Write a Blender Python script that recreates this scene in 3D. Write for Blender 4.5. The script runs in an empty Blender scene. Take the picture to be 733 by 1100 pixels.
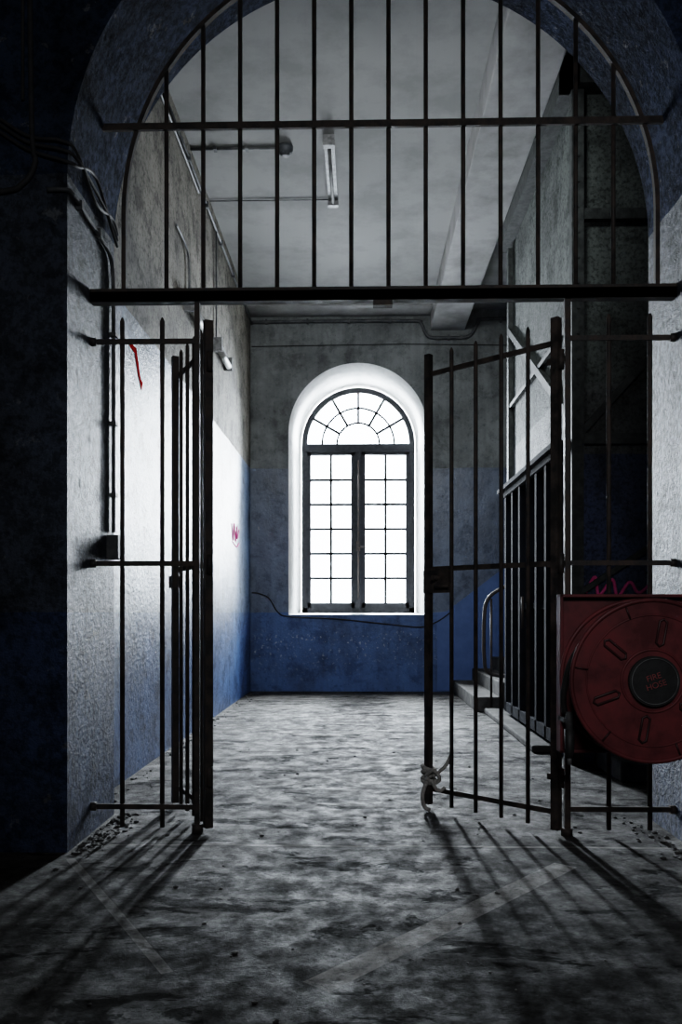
import bpy, bmesh, math, random
from mathutils import Vector, Matrix
random.seed(7)
scene = bpy.context.scene

# ------------------------------------------------------------------ materials
def new_mat(name):
    m = bpy.data.materials.new(name); m.use_nodes = True
    nt = m.node_tree
    for n in list(nt.nodes): nt.nodes.remove(n)
    out = nt.nodes.new('ShaderNodeOutputMaterial')
    b = nt.nodes.new('ShaderNodeBsdfPrincipled')
    nt.links.new(b.outputs[0], out.inputs[0])
    return m, nt, b

class NT:
    def __init__(s, nt): s.nt = nt
    def n(s, t, **k):
        x = s.nt.nodes.new(t)
        for a, v in k.items(): setattr(x, a, v)
        return x
    def link(s, a, b): s.nt.links.new(a, b)
    def pos(s): return s.n('ShaderNodeNewGeometry').outputs['Position']
    def noise(s, scale, detail=6, rough=0.6, stretch=None, dist=0.0):
        x = s.n('ShaderNodeTexNoise'); x.inputs['Scale'].default_value = scale
        x.inputs['Detail'].default_value = detail; x.inputs['Roughness'].default_value = rough
        x.inputs['Distortion'].default_value = dist
        p = s.pos()
        if stretch:
            v = s.n('ShaderNodeVectorMath', operation='MULTIPLY'); s.link(p, v.inputs[0])
            v.inputs[1].default_value = stretch; p = v.outputs[0]
        s.link(p, x.inputs['Vector']); return x.outputs['Fac']
    def ramp(s, fac, stops):
        r = s.n('ShaderNodeValToRGB'); s.link(fac, r.inputs[0])
        e = r.color_ramp.elements
        while len(e) > 1: e.remove(e[-1])
        e[0].position = stops[0][0]; e[0].color = col(stops[0][1])
        for p, c in stops[1:]:
            q = e.new(p); q.color = col(c)
        return r.outputs[0]
    def mix(s, fac, a, b, mode='MIX'):
        m = s.n('ShaderNodeMix', data_type='RGBA', blend_type=mode)
        if isinstance(fac, bpy.types.NodeSocket): s.link(fac, m.inputs[0])
        else: m.inputs[0].default_value = fac
        for sock, v in ((m.inputs[6], a), (m.inputs[7], b)):
            if isinstance(v, bpy.types.NodeSocket): s.link(v, sock)
            else: sock.default_value = col(v)
        return m.outputs[2]
    def math(s, op, a, b=0.0, c=None):
        m = s.n('ShaderNodeMath', operation=op)
        for i, v in enumerate((a, b) if c is None else (a, b, c)):
            if isinstance(v, bpy.types.NodeSocket): s.link(v, m.inputs[i])
            else: m.inputs[i].default_value = v
        return m.outputs[0]
    def bump(s, h, strength, dist, prev=None):
        b = s.n('ShaderNodeBump'); b.inputs['Strength'].default_value = strength
        b.inputs['Distance'].default_value = dist; s.link(h, b.inputs['Height'])
        if prev: s.link(prev, b.inputs['Normal'])
        return b.outputs[0]
def col(c):
    if isinstance(c, (int, float)): return (c, c, c, 1)
    return (c[0], c[1], c[2], 1)

def painted(name, top, mid, low, z1=1.15, z2=3.25, rough=(0.75, 0.36, 0.4), bump=0.35, plaster=(0.35,0.34,0.32), peel=0.66, bscale=28, grime=0.35, speck=0.42, chips=None, spec=(0.3,0.5), bdist=0.02, wav=0.4, sscale=35.0, blot=0.0):
    m, nt, b = new_mat(name); q = NT(nt)
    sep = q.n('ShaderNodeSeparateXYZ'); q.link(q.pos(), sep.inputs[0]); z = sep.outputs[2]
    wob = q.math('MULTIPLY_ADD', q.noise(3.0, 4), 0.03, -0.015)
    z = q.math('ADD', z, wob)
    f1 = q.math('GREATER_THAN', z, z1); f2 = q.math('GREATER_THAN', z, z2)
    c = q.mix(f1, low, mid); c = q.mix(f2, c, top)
    # tonal variation, stains and drips
    big = q.ramp(q.noise(1.3, 9, 0.7), [(0.32, grime), (0.6, 1.0)])
    c = q.mix(0.85, c, big, 'MULTIPLY')
    drip = q.ramp(q.noise(2.2, 6, 0.6, (3.5, 3.5, 0.35)), [(0.35, 0.5), (0.6, 1.0)])
    c = q.mix(0.45, c, drip, 'MULTIPLY')
    blotch = q.ramp(q.noise(4.5, 10, 0.75, None, 0.3), [(0.40, 0.25), (0.50, 1.0)])
    if blot: c = q.mix(blot, c, blotch, 'MULTIPLY')
    pk = q.ramp(q.noise(9.0, 9, 0.7), [(peel, 0.0), (peel + 0.03, 1.0)])
    c = q.mix(q.math('MULTIPLY', pk, 0.55), c, plaster)
    if chips:   # pale chipped flecks low on the wall
        ch = q.ramp(q.noise(26.0, 4, 0.6), [(0.62, 0.0), (0.64, 1.0)])
        zone = q.ramp(z, [(0.0, 0.0), (0.35, 0.3), (0.75, 1.0), (0.95, 0.0)])
        c = q.mix(q.math('MULTIPLY', q.math('MULTIPLY', ch, zone), 0.6), c, chips)
    dark = q.ramp(q.noise(sscale, 5, 0.7), [(speck - 0.12, 0.3), (speck, 1.0)])
    c = q.mix(0.75, c, dark, 'MULTIPLY')
    q.link(c, b.inputs['Base Color'])
    r = q.mix(f2, q.mix(f1, rough[2], rough[1]), rough[0])
    r = q.mix(q.math('MULTIPLY', pk, 0.8), r, 0.85)
    q.link(r, b.inputs['Roughness'])
    sp = q.mix(f2, spec[1], spec[0])
    sp = q.mix(0.8, sp, dark, 'MULTIPLY')
    if blot: sp = q.mix(blot, sp, blotch, 'MULTIPLY')
    q.link(sp, b.inputs['Specular IOR Level'])
    nb = q.bump(q.noise(bscale, 8, 0.65), bump, bdist)
    nb = q.bump(q.noise(2.0, 3, 0.5), bump * wav, 0.05, nb)
    nb = q.bump(pk, 0.3, -0.004, nb)
    q.link(nb, b.inputs['Normal'])
    return m

def simple(name, c1, c2, rough=0.6, scale=12, metal=0.0, bump=0.2, r2=None, bs=60, lo=0.4, hi=0.62, spec=0.5):
    m, nt, b = new_mat(name); q = NT(nt)
    f = q.noise(scale, 8, 0.65)
    q.link(q.ramp(f, [(lo, c1), (hi, c2)]), b.inputs['Base Color'])
    b.inputs['Metallic'].default_value = metal
    b.inputs['Specular IOR Level'].default_value = spec
    if r2 is None: b.inputs['Roughness'].default_value = rough
    else: q.link(q.ramp(f, [(lo, rough), (hi, r2)]), b.inputs['Roughness'])
    q.link(q.bump(q.noise(bs, 5), bump, 0.004), b.inputs['Normal'])
    return m

M_corr = painted('corridor_paint', (0.25,0.265,0.26), (0.12,0.155,0.215), (0.065,0.135,0.29), chips=(0.45,0.47,0.5), bump=0.25, blot=0.4)
M_left = painted('left_wall_paint', (0.24,0.22,0.185), (0.12,0.19,0.31), (0.06,0.14,0.33), rough=(0.8,0.42,0.44), bump=0.5, grime=0.2, speck=0.50, blot=0.7, spec=(0.3,0.38))
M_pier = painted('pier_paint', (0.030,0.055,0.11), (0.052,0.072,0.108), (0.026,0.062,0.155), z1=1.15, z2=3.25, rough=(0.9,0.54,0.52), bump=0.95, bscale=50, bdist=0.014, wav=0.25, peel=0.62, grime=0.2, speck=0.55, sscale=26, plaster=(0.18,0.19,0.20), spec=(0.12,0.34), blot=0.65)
M_shaft = painted('shaft_paint', (0.11,0.125,0.115), (0.12,0.13,0.125), (0.03,0.055,0.13), z1=2.35, z2=2.9, rough=(0.8,0.75,0.6), bump=0.5, grime=0.15, speck=0.52, plaster=(0.16,0.16,0.15), blot=0.6)
M_ceil = simple('ceiling_plaster', (0.23,0.23,0.225), (0.30,0.298,0.292), 0.9, 1.6, bump=0.25, bs=18, lo=0.38, hi=0.55, spec=0.2)
M_beam = simple('beam_plaster', (0.19,0.185,0.18), (0.32,0.315,0.31), 0.85, 2.2, bump=0.25, bs=20, lo=0.35, hi=0.6)
M_reveal = simple('window_reveal_plaster', (0.62,0.63,0.62), (0.8,0.8,0.79), 0.7, 5, bump=0.2)
M_iron = simple('rusty_iron', (0.016,0.014,0.013), (0.075,0.055,0.045), 0.5, 14, metal=0.2, bump=0.5, r2=0.8, bs=120)
M_brace = simple('painted_steel_bracing', (0.018,0.021,0.020), (0.05,0.055,0.052), 0.7, 14, bump=0.4, bs=80, spec=0.3)
M_frame = simple('window_paint_black', (0.010,0.011,0.014), (0.022,0.024,0.028), 0.6, 20, spec=0.3)
M_conduit = simple('conduit_metal', (0.04,0.045,0.05), (0.10,0.10,0.10), 0.6, 10)
M_cable = simple('black_cable', (0.01,0.01,0.012), (0.025,0.025,0.028), 0.75, 20)
M_white = simple('grimy_enamel', (0.22,0.22,0.21), (0.36,0.36,0.34), 0.5, 8)
M_tube = simple('dusty_unlit_tube', (0.08,0.08,0.078), (0.14,0.14,0.135), 0.7, 8, spec=0.2)
M_concrete = simple('step_concrete', (0.035,0.033,0.031), (0.09,0.086,0.08), 0.85, 6, bump=0.5, bs=30, spec=0.2)
M_rubble = simple('rubble', (0.03,0.028,0.026), (0.12,0.115,0.11), 0.85, 30, bump=0.5)
M_red = simple('red_enamel', (0.085,0.014,0.016), (0.17,0.026,0.029), 0.45, 5, bump=0.1, r2=0.7)
M_darkred = simple('dark_red_enamel', (0.075,0.013,0.015), (0.15,0.024,0.028), 0.55, 5, bump=0.1)
M_groove = simple('pressed_rib_paint', (0.025,0.005,0.006), (0.05,0.008,0.010), 0.5, 4, bump=0.08)
M_label = simple('faded_label_red', (0.20,0.05,0.05), (0.32,0.08,0.08), 0.7, 30)
M_rubber = simple('black_rubber', (0.008,0.008,0.008), (0.02,0.02,0.02), 0.6, 20)
M_steel = simple('dull_steel', (0.08,0.08,0.08), (0.18,0.18,0.18), 0.6, 20, metal=0.3)
M_rope = simple('rag_rope', (0.30,0.29,0.27), (0.5,0.48,0.45), 0.9, 60, bump=0.8, bs=200)
M_pink = simple('pink_spray', (0.55,0.05,0.20), (0.7,0.1,0.3), 0.9, 20, spec=0.1)
M_redspray = simple('red_spray', (0.35,0.008,0.008), (0.42,0.015,0.012), 0.95, 20, spec=0.0)
M_panel = simple('door_light_panel', (0.16,0.17,0.19), (0.30,0.31,0.33), 0.7, 5, spec=0.2)
M_navy = simple('door_navy_paint', (0.004,0.005,0.008), (0.010,0.013,0.02), 0.9, 6, spec=0.05)
M_blue = simple('dado_blue_gloss', (0.055,0.11,0.24), (0.07,0.13,0.28), 0.4, 5, bump=0.3, bs=30)

# glass
m, nt, b = new_mat('window_glass'); nt.nodes.remove(b)
o = [n for n in nt.nodes if n.type == 'OUTPUT_MATERIAL'][0]
t = nt.nodes.new('ShaderNodeBsdfTransparent'); t.inputs[0].default_value = (0.93,0.95,0.97,1)
g = nt.nodes.new('ShaderNodeBsdfGlossy'); g.inputs['Roughness'].default_value = 0.1
mx = nt.nodes.new('ShaderNodeMixShader'); mx.inputs[0].default_value = 0.05
nt.links.new(t.outputs[0], mx.inputs[1]); nt.links.new(g.outputs[0], mx.inputs[2]); nt.links.new(mx.outputs[0], o.inputs[0])
M_glass = m

# floor
m, nt, b = new_mat('worn_concrete_floor'); q = NT(nt); M_floor = m
base = q.ramp(q.noise(0.6, 12, 0.72), [(0.36, (0.014,0.0130,0.0120)), (0.49, (0.034,0.0317,0.0290)), (0.64, (0.066,0.061,0.055))])
fine = q.ramp(q.noise(18, 12, 0.85), [(0.36, 0.25), (0.6, 1.25)])
c = q.mix(0.85, base, fine, 'MULTIPLY')
grit = q.ramp(q.noise(120, 4, 0.7), [(0.60, 0.0), (0.66, 1.0)])
c = q.mix(q.math('MULTIPLY', grit, 0.35), c, (0.18,0.172,0.16))
damp = q.ramp(q.noise(1.1, 12, 0.68, (0.9, 1.2, 1.0), 0.6), [(0.44, 0.45), (0.54, 1.0)])
stain = q.ramp(q.noise(2.4, 12, 0.68, (0.8, 1.7, 1.0), 0.5), [(0.565, 0.0), (0.585, 1.0)])
c = q.mix(0.8, c, damp, 'MULTIPLY')
c = q.mix(q.math('MULTIPLY', stain, 0.95), c, (0.004,0.0038,0.0035))
sep = q.n('ShaderNodeSeparateXYZ'); q.link(q.pos(), sep.inputs[0]); X, Y = sep.outputs[0], sep.outputs[1]
# light falloff painted into the foyer floor: darker towards the camera, broken by noise
front_shade = q.ramp(q.math('ADD', q.math('MULTIPLY', Y, 0.1), q.math('MULTIPLY', q.noise(1.5, 8, 0.7), 0.3)), [(0.40, 0.26), (0.56, 1.0)])
c = q.mix(1.0, c, front_shade, 'MULTIPLY')
def band(x0, y0, x1, y1, w):
    dx, dy = x1 - x0, y1 - y0; L = math.hypot(dx, dy); nx, ny = -dy / L, dx / L
    d = q.math('ADD', q.math('MULTIPLY', q.math('SUBTRACT', X, x0), nx), q.math('MULTIPLY', q.math('SUBTRACT', Y, y0), ny))
    a = q.math('LESS_THAN', q.math('ABSOLUTE', d), w)
    tt = q.math('ADD', q.math('MULTIPLY', q.math('SUBTRACT', X, x0), dx / L), q.math('MULTIPLY', q.math('SUBTRACT', Y, y0), dy / L))
    return q.math('MULTIPLY', a, q.math('MULTIPLY', q.math('GREATER_THAN', tt, 0.0), q.math('LESS_THAN', tt, L)))
bands = q.math('MAXIMUM', band(0.93, 3.84, -0.14, 2.57, 0.055), q.math('MULTIPLY', band(-1.36, 3.88, -0.62, 2.66, 0.02), 0.5))
wear = q.ramp(q.noise(16, 8, 0.8), [(0.38, 0.2), (0.56, 0.95)])
bw = q.math('MULTIPLY', bands, wear)
c = q.mix(bw, c, (0.20,0.19,0.175))
seam = q.math('LESS_THAN', q.math('ABSOLUTE', q.math('SUBTRACT', Y, q.math('MULTIPLY_ADD', q.noise(2, 3), 0.06, 4.10))), 0.012)
c = q.mix(q.math('MULTIPLY', seam, 0.5), c, (0.2,0.19,0.17))
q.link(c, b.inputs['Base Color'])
q.link(q.ramp(q.noise(7, 9, 0.75), [(0.38, 0.45), (0.6, 0.85)]), b.inputs['Roughness'])
sp = q.math('MULTIPLY', q.math('MULTIPLY', fine, damp), q.math('MULTIPLY', front_shade, 0.36))
sp = q.math('MULTIPLY', sp, q.math('SUBTRACT', 1.0, q.math('MULTIPLY', stain, 0.8)))
q.link(sp, b.inputs['Specular IOR Level'])
b.inputs['Specular Tint'].default_value = (1.0, 0.94, 0.86, 1)
nb = q.bump(q.noise(140, 5, 0.7), 0.9, 0.005)
nb = q.bump(q.noise(45, 10, 0.8), 0.8, 0.014, nb)
nb = q.bump(q.noise(9, 6, 0.7), 0.12, 0.03, nb)
nb = q.bump(damp, 0.3, 0.010, nb)
nb = q.bump(stain, 0.6, -0.014, nb)
q.link(nb, b.inputs['Normal'])

# ------------------------------------------------------------------ mesh builder
class MB:
    def __init__(s, name, mats):
        s.name = name; s.mats = mats if isinstance(mats, list) else [mats]; s.bm = bmesh.new()
    def _m(s, faces, mi, smooth=False):
        for f in faces: f.material_index = mi; f.smooth = smooth
    def box(s, a, b, mi=0, rot=None):
        x0,y0,z0 = a; x1,y1,z1 = b
        vs = [s.bm.verts.new(p) for p in ((x0,y0,z0),(x1,y0,z0),(x1,y1,z0),(x0,y1,z0),(x0,y0,z1),(x1,y0,z1),(x1,y1,z1),(x0,y1,z1))]
        if rot:
            for v in vs: v.co = rot @ v.co
        fs = [s.bm.faces.new([vs[i] for i in f]) for f in ((0,3,2,1),(4,5,6,7),(0,1,5,4),(1,2,6,5),(2,3,7,6),(3,0,4,7))]
        s._m(fs, mi); return s
    def obox(s, p0, p1, w, h, mi=0, up=(0,0,1)):
        "square bar from p0 to p1, width w, height h"
        p0, p1 = Vector(p0), Vector(p1); d = (p1 - p0).normalized(); up = Vector(up)
        if abs(d.dot(up)) > 0.95: up = Vector((0,1,0))
        sx = d.cross(up).normalized(); sz = sx.cross(d).normalized()
        vs = []
        for p in (p0, p1):
            for a, b2 in ((-1,-1),(1,-1),(1,1),(-1,1)):
                vs.append(s.bm.verts.new(p + sx * a * w / 2 + sz * b2 * h / 2))
        fs = [s.bm.faces.new([vs[i] for i in f]) for f in ((0,1,2,3),(7,6,5,4),(0,4,5,1),(1,5,6,2),(2,6,7,3),(3,7,4,0))]
        s._m(fs, mi); return s
    def tube(s, pts, r, mi=0, seg=10, closed=False):
        pts = [Vector(p) for p in pts]; n = len(pts); rings = []
        t0 = (pts[1] - pts[0]).normalized()
        ref = Vector((0,0,1)) if abs(t0.z) < 0.9 else Vector((0,1,0))
        u = t0.cross(ref).normalized()
        for i in range(n):
            if closed: t = (pts[(i+1) % n] - pts[i-1]).normalized()
            elif i == 0: t = t0
            elif i == n-1: t = (pts[i] - pts[i-1]).normalized()
            else:
                t = ((pts[i] - pts[i-1]).normalized() + (pts[i+1] - pts[i]).normalized())
                t = t.normalized() if t.length > 1e-6 else t0
            u = (u - t * u.dot(t)).normalized(); v = t.cross(u)
            rr = r[i] if isinstance(r, (list, tuple)) else r
            rings.append([s.bm.verts.new(pts[i] + (u * math.cos(2*math.pi*k/seg) + v * math.sin(2*math.pi*k/seg)) * rr) for k in range(seg)])
        fs = []
        for i in range(n if closed else n-1):
            a, b2 = rings[i], rings[(i+1) % n]
            for k in range(seg): fs.append(s.bm.faces.new((a[k], a[(k+1)%seg], b2[(k+1)%seg], b2[k])))
        s._m(fs, mi, True)
        if not closed:
            s._m([s.bm.faces.new(rings[0][::-1]), s.bm.faces.new(rings[-1])], mi)
        return s
    def disc(s, c, r, y0, y1, mi=0, seg=64, rin=0.0):
        "disc/ring with axis along Y"
        cx, cz = c
        def ring(rr, y): return [s.bm.verts.new((cx + rr*math.cos(2*math.pi*k/seg), y, cz + rr*math.sin(2*math.pi*k/seg))) for k in range(seg)]
        A, B = ring(r, y0), ring(r, y1); fs = []
        sd = []
        for k in range(seg): sd.append(s.bm.faces.new((A[k], A[(k+1)%seg], B[(k+1)%seg], B[k])))
        if rin > 0:
            C, D = ring(rin, y0), ring(rin, y1)
            for k in range(seg):
                sd.append(s.bm.faces.new((C[k], C[(k+1)%seg], D[(k+1)%seg], D[k])))
                fs.append(s.bm.faces.new((A[k], A[(k+1)%seg], C[(k+1)%seg], C[k])))
                fs.append(s.bm.faces.new((B[k], B[(k+1)%seg], D[(k+1)%seg], D[k])))
        else: fs += [s.bm.faces.new(A), s.bm.faces.new(B)]
        s._m(fs, mi); s._m(sd, mi, True); return s
    def prism(s, poly, y0, y1, mi=0):
        "polygon in XZ extruded in Y"
        A = [s.bm.verts.new((x, y0, z)) for x, z in poly]; B = [s.bm.verts.new((x, y1, z)) for x, z in poly]
        fs = [s.bm.faces.new(A), s.bm.faces.new(B)]; n = len(poly)
        for i in range(n): fs.append(s.bm.faces.new((A[i], A[(i+1)%n], B[(i+1)%n], B[i])))
        s._m(fs, mi); return s
    def done(s, parent=None, bevel=0.0):
        bmesh.ops.recalc_face_normals(s.bm, faces=s.bm.faces[:])
        me = bpy.data.meshes.new(s.name); s.bm.to_mesh(me); s.bm.free()
        ob = bpy.data.objects.new(s.name, me); scene.collection.objects.link(ob)
        for m in s.mats: me.materials.append(m)
        if parent: ob.parent = parent
        if bevel:
            bv = ob.modifiers.new('bevel', 'BEVEL'); bv.width = bevel; bv.segments = 2; bv.limit_method = 'ANGLE'
        return ob
def empty(name):
    e = bpy.data.objects.new(name, None); scene.collection.objects.link(e); return e
def smooth(pts, n=8):
    pts = [Vector(p) for p in pts]; P = [pts[0]] + pts + [pts[-1]]; out = []
    for i in range(1, len(P)-2):
        for k in range(n):
            t = k / n; a, b2, c2, d = P[i-1], P[i], P[i+1], P[i+2]
            out.append(0.5 * ((2*b2) + (-a + c2)*t + (2*a - 5*b2 + 4*c2 - d)*t*t + (-a + 3*b2 - 3*c2 + d)*t**3))
    out.append(pts[-1]); return out

ZC = 5.55            # ceiling height
XL, XR = -1.62, 1.62 # corridor side walls
YB = 12.2            # end wall
YF, YK = 3.98, 4.74  # pier front / back
AX, AZ, AR = 0.10, 3.23, 1.51  # masonry arch

# ------------------------------------------------------------------ room shell
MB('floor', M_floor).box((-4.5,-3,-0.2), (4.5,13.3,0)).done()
MB('ceiling', M_ceil).box((-4.5,-3,ZC), (4.5,13.3,ZC+0.2)).done()
arc = [(AX + AR*math.cos(math.pi - math.pi*k/56), AZ + AR*math.sin(math.pi*k/56)) for k in range(57)]
# wall with arched opening
w = MB('wall_arch', M_pier)
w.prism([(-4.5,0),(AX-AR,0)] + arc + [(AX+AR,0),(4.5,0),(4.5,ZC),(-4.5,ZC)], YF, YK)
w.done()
MB('wall_left', M_left).box((-1.95,YK,0), (XL,YB,ZC)).done()
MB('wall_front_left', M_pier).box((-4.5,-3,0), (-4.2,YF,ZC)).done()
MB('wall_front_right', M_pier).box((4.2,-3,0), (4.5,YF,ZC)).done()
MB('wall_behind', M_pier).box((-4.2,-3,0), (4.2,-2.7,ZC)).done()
MB('wall_right_outer', M_shaft).box((4.2,YK,0), (4.5,YB,ZC)).done()
MB('wall_right', [M_shaft]).box((XR,6.4,0), (4.2,9.1,ZC)).done()

# end wall with splayed arched window opening
WX = -0.05
w = MB('wall_back', [M_corr, M_reveal])
def outl(r, sp, base): return [(WX-r, base)] + [(WX + r*math.cos(math.pi - math.pi*k/40), sp + r*math.sin(math.pi*k/40)) for k in range(41)] + [(WX+r, base)]
fo, bo = outl(1.015, 3.77, 1.12), outl(0.88, 3.76, 1.15)
X0, X1 = -1.95, 4.5
F = [w.bm.verts.new((x, YB, z)) for x, z in fo]; B = [w.bm.verts.new((x, 13.1, z)) for x, z in bo]
def cv(x, y, z): return w.bm.verts.new((x, y, z))
for ring, y in ((F, YB), (B, 13.1)):
    base = ring[0].co.z
    f = w.bm.faces.new([cv(X0,y,base)] + ring + [cv(X1,y,base), cv(X1,y,ZC), cv(X0,y,ZC)])
    f.material_index = 0
    f = w.bm.faces.new([cv(X0,y,0), cv(X1,y,0), cv(X1,y,base), ring[-1], ring[0], cv(X0,y,base)])
n = len(F)
for i in range(n-1):
    f = w.bm.faces.new((F[i], F[i+1], B[i+1], B[i])); f.material_index = 1; f.smooth = True
f = w.bm.faces.new((F[-1], F[0], B[0], B[-1])); f.material_index = 1
w.done()

# ceiling beams
MB('trim_ceiling_beam', M_beam).box((1.0,YK,5.25), (1.5,YB,ZC)).done(bevel=0.01)
MB('trim_cross_beam', M_beam).box((XL,11.75,5.46), (1.0,YB,ZC)).done(bevel=0.01)
MB('trim_cornice', M_brace).box((1.50,6.25,5.08), (XR,9.2,5.28)).box((1.5,6.25,5.08),(2.9,6.4,5.28)).done()

# ------------------------------------------------------------------ window
win = empty('window_1')
WY0, WY1 = 12.98, 13.06
w = MB('frame', M_frame)
R0, SP = 0.875, 3.76
def halfring(r0, r1, y0, y1, n=40):
    pr = [(WX + r1*math.cos(math.pi*k/n), SP + r1*math.sin(math.pi*k/n)) for k in range(n+1)]
    pi_ = [(WX + r0*math.cos(math.pi*k/n), SP + r0*math.sin(math.pi*k/n)) for k in range(n, -1, -1)]
    for k in range(n):
        w.prism([pr[k], pr[k+1], pi_[n-k-1], pi_[n-k]], y0, y1)
halfring(R0-0.085, R0, WY0, WY1)
w.box((WX-R0,WY0,1.14),(WX-R0+0.085,WY1,SP)); w.box((WX+R0-0.085,WY0,1.14),(WX+R0,WY1,SP))
w.box((WX-R0,WY0,1.14),(WX+R0,WY1,1.22)); w.box((WX-R0,WY0-0.02,3.64),(WX+R0,WY1,3.76))
w.box((WX-0.05,WY0-0.03,1.2),(WX+0.05,WY1,3.66))
halfring(0.315, 0.345, WY0+0.02, WY1-0.01); halfring(0.545, 0.575, WY0+0.02, WY1-0.01)
for a in (30, 60, 90, 120, 150):
    a = math.radians(a)
    w.obox((WX+0.33*math.cos(a), 13.02, SP+0.33*math.sin(a)), (WX+0.82*math.cos(a), 13.02, SP+0.82*math.sin(a)), 0.036, 0.04, up=(0,1,0))
w.done(win)
for sgn, nm in ((-1,'casement_left'),(1,'casement_right')):
    w = MB(nm, M_frame)
    xa, xb = (WX-0.80, WX-0.045) if sgn < 0 else (WX+0.045, WX+0.80)
    y0, y1 = 12.99, 13.05; za, zb = 1.21, 3.65
    w.box((xa,y0,za),(xa+0.065,y1,zb)); w.box((xb-0.065,y0,za),(xb,y1,zb))
    w.box((xa,y0,za),(xb,y1,za+0.09)); w.box((xa,y0,zb-0.06),(xb,y1,zb))
    w.box(((xa+xb)/2-0.02,y0+0.01,za),((xa+xb)/2+0.02,y1-0.01,zb))
    for i in range(1,6):
        z = za+0.09 + (zb-0.15-za)*i/6
        w.box((xa,y0+0.01,z-0.019),(xb,y1-0.01,z+0.019))
    w.done(win)
w = MB('espagnolette', M_iron)
w.tube([(WX, 12.94, 1.35),(WX,12.94,3.5)], 0.012); w.box((WX-0.03,12.92,2.1),(WX+0.03,12.96,2.25)); w.tube([(WX,12.93,2.17),(WX+0.12,12.91,2.15)],0.012)
w.done(win)
w = MB('panes', M_glass)
w.prism([(WX-0.84,1.2),(WX+0.84,1.2)] + [(WX+0.84*math.cos(math.pi*k/30), SP+0.84*math.sin(math.pi*k/30)) for k in range(31)], 13.018, 13.022)
w.done(win)

# ------------------------------------------------------------------ gate (plane Y=4.35)
GY = 4.35
g = MB('arched_grille', M_iron)
HX, HZ, HR = 0.14, 3.23, 1.38
hoop = [(HX-HR, GY, 2.79)] + [(HX + HR*math.cos(math.pi - math.pi*k/48), GY, HZ + HR*math.sin(math.pi*k/48)) for k in range(49)] + [(HX+HR, GY, 2.79)]
for i in range(len(hoop)-1):
    g.obox(hoop[i], hoop[i+1], 0.022, 0.03, up=(0,1,0))
g.box((-1.41,GY-0.035,2.762),(1.61,GY+0.025,2.815))
g.box((-1.41,GY-0.035,2.762),(1.61,GY-0.028,2.83))
g.box((-1.345,GY-0.03,3.655),(1.545,GY-0.012,3.69))
for k in range(-6,7):
    x = HX + 0.193*k
    zt = HZ + math.sqrt(HR*HR - (0.193*k)**2)
    g.tube([(x,GY,2.80),(x,GY,zt)], 0.0115)
g.box((0.06,GY-0.03,2.735),(0.16,GY+0.02,2.765))
g.done()

def panel(name, xs, post, xwall, sgn):
    g = MB(name, M_iron)
    lo, hi = (xwall, post) if sgn < 0 else (post, xwall)
    for z in (2.56, 1.405, 0.14):
        g.box((lo,GY-0.022,z-0.013),(hi,GY-0.010,z+0.013))
    for x in xs: g.tube([(x,GY,0.03),(x,GY,2.67),(x,GY,2.69)], [0.0125,0.0125,0.004])
    # wall cups
    xw = xwall
    for z in (2.56,1.405,0.14): g.tube([(xw,GY-0.016,z),(xw-sgn*0.03,GY-0.016,z)], 0.022)
    return g
g = panel('fixed_gate_panel', [-1.25,-1.04], -0.855, -1.41, -1)
g.box((-0.868,GY-0.02,0.0),(-0.842,GY+0.01,2.762)); g.tube([(-0.855,GY,0.0),(-0.855,GY,0.05)],0.03)
g.done()
g = panel('fixed_gate_panel', [1.275,1.485], 1.06, 1.61, 1)
g.box((1.045,GY-0.02,0.0),(1.075,GY+0.012,2.762)); g.tube([(1.06,GY,0.0),(1.06,GY,0.04)],0.03)
g.done()

def leaf(name, h, e, lock):
    g = MB(name, M_iron); h, e = Vector((*h,0)), Vector((*e,0)); d = (e-h).normalized()
    up = Vector((0,0,1)); nrm = d.cross(up)
    def P(t, z): v = h.lerp(e, t); return Vector((v.x, v.y, z))
    g.obox(P(0,0.03),P(0,2.67),0.042,0.042,up=tuple(nrm)); g.obox(P(1,0.03),P(1,2.66),0.036,0.036,up=tuple(nrm))
    for z in (2.55,1.405,0.115): g.obox(P(0,z)+nrm*0.02,P(1,z)+nrm*0.02,0.012,0.028)
    for t in (0.2,0.4,0.6,0.8): g.tube([P(t,0.035),P(t,2.645),P(t,2.665)],[0.0115,0.0115,0.004])
    for z in (0.3,1.40,2.45):
        g.tube([P(0,z-0.05)-d*0.028,P(0,z+0.05)-d*0.028],0.018)
        g.obox(P(0,z)-d*0.05,P(0,z)+d*0.05,0.012,0.03)
    c0 = P(1,1.33)-d*0.16; c1 = P(1,1.33)+d*0.02
    if lock:
        g.obox(c0,c1,0.045,0.13); g.tube([P(0.9,1.35)-nrm*0.07,P(0.9,1.35)+nrm*0.07],0.014)
        g.tube([P(0.9,1.30)-nrm*0.05,P(0.9,1.30)-d*0.10-nrm*0.05],0.009)
    else:
        g.obox(P(1,1.33)-d*0.03,P(1,1.33)+d*0.05,0.05,0.07)
    g.done()
leaf('gate_leaf', (-0.80,4.35), (-1.10,4.92), False)
leaf('gate_leaf', (1.005,4.35), (0.393,4.92), True)

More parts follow.
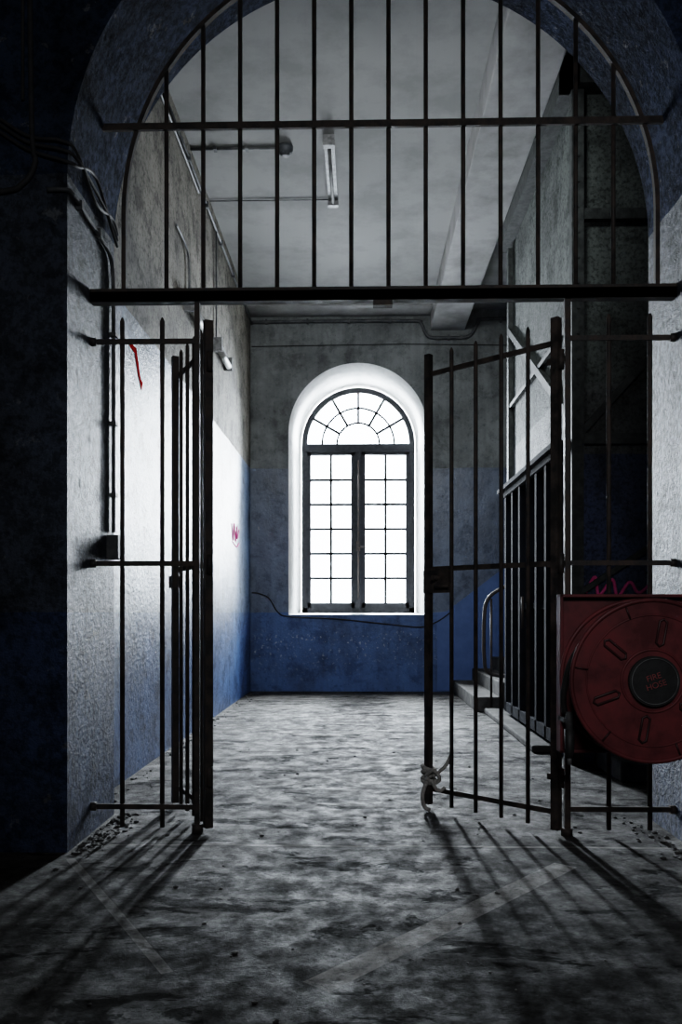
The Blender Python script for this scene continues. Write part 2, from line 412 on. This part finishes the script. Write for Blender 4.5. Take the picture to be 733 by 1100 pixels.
# rope knotted at the foot of the open leaf
r = MB('knotted_rope', M_rope)
cx, cy = 0.393, 4.92
for i, z in enumerate((0.17,0.195,0.215,0.24)):
    r.tube([(cx+0.036*math.cos(a), cy+0.036*math.sin(a), z+0.012*math.sin(a+i*1.7)) for a in [2*math.pi*k/14 for k in range(14)]], 0.013, closed=True, seg=8)
r.tube(smooth([(cx-0.02,cy-0.04,0.20),(cx+0.02,cy-0.075,0.24),(cx+0.06,cy-0.06,0.19),(cx+0.03,cy-0.04,0.16),(cx-0.02,cy-0.06,0.19)]), 0.012, seg=8)
r.tube(smooth([(cx+0.02,cy-0.05,0.20),(cx+0.09,cy-0.06,0.26),(cx+0.13,cy-0.05,0.33),(cx+0.12,cy-0.05,0.27)]), 0.011, seg=8)
r.tube(smooth([(cx-0.01,cy-0.05,0.18),(cx-0.04,cy-0.07,0.10),(cx-0.03,cy-0.06,0.03),(cx+0.0,cy-0.08,0.012)]), 0.012, seg=8)
r.tube(smooth([(cx+0.01,cy-0.05,0.18),(cx+0.05,cy-0.07,0.12),(cx+0.09,cy-0.06,0.14)]), 0.011, seg=8)
r.done()

# ------------------------------------------------------------------ fire hose reel
reel = empty('fire_hose_reel')
cxz = (1.262, 0.854)
w = MB('cabinet', [M_darkred])
w.box((0.92,3.945,0.50),(1.86,3.98,1.235)); w.box((0.92,3.90,0.50),(0.935,3.95,1.235)); w.box((0.92,3.90,1.22),(1.86,3.95,1.235)); w.box((0.92,3.90,0.50),(1.86,3.95,0.515))
w.done(reel, bevel=0.004)
w = MB('side_discs', [M_red, M_groove])
for y0 in (3.66, 3.84):
    w.disc(cxz, 0.35, y0, y0+0.006)
    n = 72
    for rr, rad in ((0.35,0.010),(0.285,0.004),(0.135,0.006)):
        w.tube([(cxz[0]+rr*math.cos(2*math.pi*k/n), y0, cxz[1]+rr*math.sin(2*math.pi*k/n)) for k in range(n)], rad, 0, seg=8, closed=True)
for i in range(6):
    a = math.radians(20 + 60*i); ca, sa = math.cos(a), math.sin(a)
    def Q(rr, t): return (cxz[0] + rr*ca - t*sa, 3.656, cxz[1] + rr*sa + t*ca)
    w.tube([Q(0.165,-0.016),Q(0.26,-0.016),Q(0.272,0),Q(0.26,0.016),Q(0.165,0.016),Q(0.153,0)], 0.0055, 1, seg=6, closed=True)
    a += math.radians(30); ca, sa = math.cos(a), math.sin(a)
    w.tube([Q(0.285,0),Q(0.34,0)], 0.004, 1, seg=6)
w.done(reel)
w = MB('hub', [M_rubber, M_red, M_steel])
w.disc(cxz, 0.108, 3.635, 3.665, 0); w.disc(cxz, 0.10, 3.630, 3.636, 2, rin=0.097); w.disc(cxz, 0.10, 3.665, 3.95, 1)
w.done(reel)
w = MB('hose_coil', M_rubber)
for i, rr in enumerate((0.20,0.235,0.27,0.30)):
    for y in (3.695,3.725,3.755,3.785,3.815):
        n = 56; w.tube([(cxz[0]+rr*math.cos(2*math.pi*k/n), y, cxz[1]+rr*math.sin(2*math.pi*k/n)) for k in range(n)], 0.016, seg=8, closed=True)
w.tube(smooth([(cxz[0]-0.20,3.75,cxz[1]+0.24),(cxz[0]-0.31,3.78,cxz[1]+0.10),(cxz[0]-0.345,3.82,cxz[1]-0.06),(cxz[0]-0.335,3.84,cxz[1]-0.16)]), 0.014)
w.done(reel)
w = MB('nozzle', [M_steel, M_rubber])
w.tube([(0.945,3.83,0.70),(0.945,3.83,0.62)],0.018,0); w.tube([(0.945,3.83,0.62),(0.945,3.83,0.52),(0.945,3.83,0.49)],[0.024,0.021,0.014],1); w.tube([(0.945,3.83,0.50),(0.945,3.83,0.46)],0.011,0)
w.obox((0.935,3.84,0.66),(0.935,3.95,0.66),0.03,0.02,0)
w.done(reel)
fc = bpy.data.curves.new('hub_label','FONT'); fc.body = 'FIRE\nHOSE'; fc.size = 0.036; fc.align_x = 'CENTER'; fc.align_y = 'CENTER'; fc.extrude = 0.001
fo_ = bpy.data.objects.new('hub_label', fc); scene.collection.objects.link(fo_); fo_.location = (cxz[0], 3.632, cxz[1]); fo_.rotation_euler = (math.pi/2, math.radians(-18), 0)
fc.materials.append(M_label); fo_.parent = reel

# ------------------------------------------------------------------ conduits / cables
w = MB('pier_cable_bundle', M_cable)
for k, (dz, dy) in enumerate(((0,0),(0.03,0.01),(-0.035,0.005))):
    w.tube(smooth([(-2.6,YF-0.015,3.62+dz),(-1.9,YF-0.015,3.55+dz),(-1.60,YF-0.015,3.40+dz),(-1.44,YF-0.02,3.36+dz*1.4),(-1.375,YF+0.03,3.34+dz),(-1.375,4.3,3.33-dz*2),(-1.38,4.6,3.30+dz),(-1.385,4.72,3.26+dz)]), 0.008, seg=8)
w.tube(smooth([(-1.585,YF-0.014,5.4),(-1.585,YF-0.014,4.2),(-1.575,YF-0.014,3.45),(-1.56,YF-0.014,3.3),(-1.62,YF-0.014,3.2),(-1.75,YF-0.014,3.16),(-2.4,YF-0.014,3.1)]), 0.013, seg=8)
w.tube([(-1.62,YF-0.012,5.4),(-1.62,YF-0.012,3.6)], 0.008, seg=8)
w.done()
w = MB('reveal_conduit', M_conduit)
w.tube(smooth([(-1.50,YF-0.012,3.17),(-1.43,YF-0.014,3.17),(-1.395,YF+0.02,3.17),(-1.395,4.2,3.16),(-1.395,4.58,3.14),(-1.395,4.66,3.06),(-1.395,4.68,2.9)],6)+[Vector((-1.395,4.68,1.6))], 0.011, seg=8)
for z in (2.7,2.2,1.8): w.box((-1.41,4.655,z),(-1.375,4.705,z+0.02))
for y in (4.1,4.4): w.box((-1.41,y,3.14),(-1.378,y+0.02,3.185))
w.box((-1.41,4.60,1.45),(-1.345,4.73,1.58))
w.done()
w = MB('end_wall_conduit', M_conduit)
y = YB-0.025
w.tube(smooth([(-1.6,y,5.38),(-0.6,y,5.385),(0.72,y,5.38),(0.86,y,5.35),(0.92,y,5.22),(1.0,y,5.14),(1.25,y,5.13),(1.52,y,5.14),(1.62,y,5.22),(1.70,y,5.36),(1.85,y,5.40),(3.5,y,5.42)]), 0.024)
for x in (-1.4,-0.8,-0.2,0.4,1.25,2.0): w.box((x,YB-0.05,5.35 if x != 1.25 else 5.10),(x+0.03,YB,5.42 if x != 1.25 else 5.17))
w.done()
w = MB('end_wall_cable', M_cable)
y = YB-0.012
w.tube(smooth([(-1.6,y,1.44),(-1.5,y,1.43),(-1.35,y,1.36),(-1.22,y,1.16),(-1.05,y,1.09),(-0.4,y,1.06),(0.4,y,0.98),(0.85,y,0.94),(1.1,y,1.02),(1.3,y,1.16)]), 0.009, seg=6)
w.tube([(-1.6,y,5.03),(0.6,y,5.05),(2.2,y,5.02)], 0.006, seg=6)
w.done()
w = MB('left_wall_conduit', M_conduit)
x = XL+0.02
w.tube([(x,YK,5.36),(x,YB,5.36)],0.014,seg=8); w.tube([(x,YK,5.28),(x,8.2,5.28)],0.010,seg=8)
w.tube(smooth([(x,7.2,4.5),(x,7.5,4.5),(x,7.7,4.45),(x,7.75,4.3),(x,7.75,4.0)]),0.010,seg=8)
w.tube([(x,9.2,5.36),(x,9.2,4.1)],0.010,seg=8)
for k in range(8): w.box((XL,5+k*0.9,5.33),(XL+0.04,5.03+k*0.9,5.39))
w.done()
w = MB('ceiling_conduit', M_conduit)
z = ZC-0.012
w.tube([(XL,7.9,z),(-0.78,7.9,z)],0.012,seg=8); w.tube([(XL,7.55,z),(-0.9,7.55,z)],0.007,seg=8); w.tube([(XL,8.9,z),(-0.33,8.9,z)],0.006,seg=8)
for xx in (-1.4,-1.1): w.box((xx,7.87,ZC-0.03),(xx+0.03,7.93,ZC))
w.done()
w = MB('smoke_detector', M_conduit)
w.tube([(-0.72,7.9,ZC),(-0.72,7.9,ZC-0.03),(-0.72,7.9,ZC-0.06),(-0.72,7.9,ZC-0.09)],[0.075,0.075,0.06,0.03],seg=20)
w.done()
# fluorescent fitting on the ceiling
w = MB('fluorescent_fitting', [M_steel, M_tube])
w.box((-0.35,7.7,ZC-0.05),(-0.25,8.9,ZC),0); w.box((-0.355,7.7,ZC-0.10),(-0.245,7.76,ZC-0.05),0); w.box((-0.355,8.84,ZC-0.10),(-0.245,8.9,ZC-0.05),0)
w.tube([(-0.30,7.75,ZC-0.078),(-0.30,8.85,ZC-0.078)],0.016,1); w.done()
for yy, zz in ((7.6,3.95),(9.1,4.05)):
    w = MB('wall_lamp', [M_steel, M_white])
    w.box((XL,yy,zz),(XL+0.06,yy+0.75,zz+0.10),0); w.tube([(XL+0.06,yy+0.02,zz-0.01),(XL+0.06,yy+0.73,zz-0.01)],0.035,1,seg=14)
    w.box((XL,yy-0.01,zz-0.05),(XL+0.10,yy+0.03,zz+0.10),0); w.box((XL,yy+0.72,zz-0.05),(XL+0.10,yy+0.76,zz+0.10),0)
    w.done()

# ------------------------------------------------------------------ right side: steel bracing, door, steps, stairs
w = MB('steel_bracing', M_brace)
w.box((XR-0.04,6.33,0),(XR+0.05,6.40,5.08))
for z in (4.15,2.46): w.box((XR+0.05,6.34,z-0.04),(4.19,6.40,z+0.04))
w.obox((XR+0.03,6.36,2.5),(3.1,6.36,4.1),0.05,0.05); w.obox((XR+0.03,6.37,1.3),(3.4,6.37,2.45),0.04,0.04)
w.box((2.26,6.345,0),(2.34,6.40,5.08))
for k in range(24):
    w.tube([(XR+0.005,6.322,0.4+0.19*k),(XR+0.005,6.334,0.4+0.19*k)],0.011,seg=6)
    w.tube([(2.30,6.335,0.4+0.19*k),(2.30,6.347,0.4+0.19*k)],0.011,seg=6)
w.done()
w = MB('diagonal_wall_brace', M_brace)
x = XR-0.025
w.obox((x,9.02,4.16),(x,6.45,2.66),0.05,0.07)
w.box((XR-0.05,9.0,2.5),(XR,9.08,5.05))
w.obox((XR-0.02,6.45,3.35),(XR-0.02,9.0,3.35),0.04,0.04)
w.done()
d = MB('door_1', [M_navy, M_panel, M_iron])
x = XR
d.box((x-0.10,6.45,2.38),(x,9.1,2.46),0); d.box((x-0.15,6.45,2.43),(x,9.12,2.47),0)
d.box((x-0.015,6.62,0.10),(x,9.0,2.38),1)
for i in range(7):
    yy = 6.62 + 0.388*i
    d.box((x-0.085,yy,0.10),(x,yy+0.07,2.38),0)
    if i < 6:
        d.box((x-0.03,yy+0.09,0.10),(x-0.012,yy+0.24,2.38),0)
        d.box((x-0.05,yy+0.07,1.18),(x-0.012,yy+0.388,1.24),0)
d.box((x-0.085,6.62,0.10),(x,9.0,0.20),0)
d.tube([(x-0.11,7.9,1.0),(x-0.11,7.9,1.3)],0.012,2)
d.done()
MB('concrete_plinth', M_concrete).box((1.40,6.9,0),(XR,9.6,0.06)).box((1.75,5.7,0),(4.19,6.30,0.14)).done(bevel=0.015)
# staircase rising to the right in the bay in front of the end wall
w = MB('staircase', [M_concrete, M_blue])
x0 = 1.32
for i in range(10):
    xa = x0 + 0.285*i
    w.box((xa,9.75,0),(min(xa+0.32,4.19),YB,0.17*(i+1)),0)
w.done(bevel=0.01)
w = MB('stair_handrail', M_iron)
hy = 9.72
w.tube(smooth([(1.78,hy,0.40),(1.48,hy,0.45),(1.42,hy,0.62),(1.42,hy,1.1),(1.46,hy,1.30),(1.60,hy,1.42),(1.85,hy,1.52)],8)+[Vector((4.0,hy,2.85))], 0.022)
for xx in (1.50,1.75,2.3,2.9,3.5): w.tube([(xx,hy,0.0),(xx,hy,1.46+(xx-1.75)*0.6)],0.014)
w.done()
MB('trim_stair_dado', M_blue).prism([(1.10,0.02),(4.1,0.02),(4.1,3.15),(2.16,1.87),(1.24,1.17),(1.10,1.15)], YB-0.006, YB).done()

# graffiti
w = MB('graffiti_tag', M_pink)
def G(y, z): return (XL+0.004, 10.7+y, 2.16+z)
w.tube(smooth([G(-0.3,0.1),G(-0.2,-0.1),G(-0.1,0.12),G(0,-0.1),G(0.1,0.1),G(0.15,-0.05),G(0.3,0.08)]),0.008,seg=6); w.tube(smooth([G(-0.25,-0.12),G(0.1,-0.16),G(0.28,-0.1)]),0.007,seg=6)
w.done()
w = MB('graffiti_tag', M_pink)
def G(a, z): return (1.70+a, 6.393, 1.30+z)
w.tube(smooth([G(0,0),G(0.07,0.12),G(0.1,-0.02),G(0.2,0.1),G(0.24,-0.03),G(0.33,0.08),G(0.4,0.0),G(0.5,0.08)]),0.013,seg=6); w.tube(smooth([G(0,-0.06),G(0.2,-0.03),G(0.5,-0.07)]),0.011,seg=6)
w.done()
w = MB('graffiti_mark', M_redspray)
def G(y, z): return (XL+0.003, 6.0+y, 2.98+z)
vs = [w.bm.verts.new(G(*p)) for p in ((-0.18,0.06),(-0.02,0.07),(0.10,-0.12),(0.16,-0.13),(0.13,-0.20),(0.02,-0.10),(-0.06,0.02),(-0.20,0.03))]
w.bm.faces.new(vs); w.done()

# rubble
w = MB('floor_rubble', M_rubble)
def stone(x, y, r):
    bmx = bmesh.ops.create_icosphere(w.bm, subdivisions=1, radius=r)
    for v in bmx['verts']:
        v.co = Vector((v.co.x*random.uniform(0.7,1.5), v.co.y*random.uniform(0.7,1.4), v.co.z*random.uniform(0.4,0.8))) + Vector((x, y, r*0.3))
for i in range(420):
    s = random.random()
    if s < 0.3: x = -1.38 + abs(random.gauss(0,0.06)); y = random.uniform(3.9,4.75)
    elif s < 0.5: x = XL + 0.03 + abs(random.gauss(0,0.07)); y = random.uniform(4.9,11.5)
    elif s < 0.65: x = 1.56 - abs(random.gauss(0,0.08)); y = random.uniform(3.9,4.75)
    else: x = random.uniform(-1.4,1.2); y = random.uniform(2.2,8)
    stone(x, y, random.choice((0.003,0.004,0.005,0.006,0.008,0.011) if s > 0.65 else (0.005,0.007,0.010,0.014)))
w.done()

# ------------------------------------------------------------------ light
wd = bpy.data.worlds.new('overcast_sky'); scene.world = wd; wd.use_nodes = True
wd.node_tree.nodes['Background'].inputs[0].default_value = (0.90,0.95,1.0,1); wd.node_tree.nodes['Background'].inputs[1].default_value = 18.0
def area(name, loc, target, sx, sy, power, c, spread=180):
    l = bpy.data.lights.new(name, 'AREA'); l.shape = 'RECTANGLE'; l.size = sx; l.size_y = sy; l.energy = power; l.color = c
    l.spread = math.radians(spread)
    o = bpy.data.objects.new(name, l); scene.collection.objects.link(o); o.location = loc
    o.rotation_euler = (Vector(target) - Vector(loc)).to_track_quat('-Z','Y').to_euler(); return o
area('sky_light_window', (WX, 14.3, 3.7), (WX, 8.0, 0.4), 0.45, 3.6, 1300, (0.92,0.97,1.0), 130)
area('corridor_fill', (0.1, 4.9, 5.0), (0.2, 12.2, 2.2), 1.6, 0.3, 38, (0.92,0.97,1.0), 90)  # added fill hidden above the arch, brightens the end wall
area('foyer_fill', (0.2, -0.8, 3.2), (1.5, 4.5, 1.6), 1.2, 0.8, 25, (0.93,0.96,1.0), 120)  # added fill out of view, lifts the reel, pier front and shaft

# ------------------------------------------------------------------ camera
cd = bpy.data.cameras.new('camera'); cam = bpy.data.objects.new('camera', cd); scene.collection.objects.link(cam)
cd.sensor_fit = 'VERTICAL'; cd.sensor_height = 36; cd.lens = 900/1100*36; cd.shift_y = 108/1100
cam.location = (0,0,1.15); cam.rotation_euler = (math.radians(90),0,math.radians(1.4))
scene.camera = cam
scene.view_settings.view_transform = 'Filmic'
scene.view_settings.look = 'Medium High Contrast'
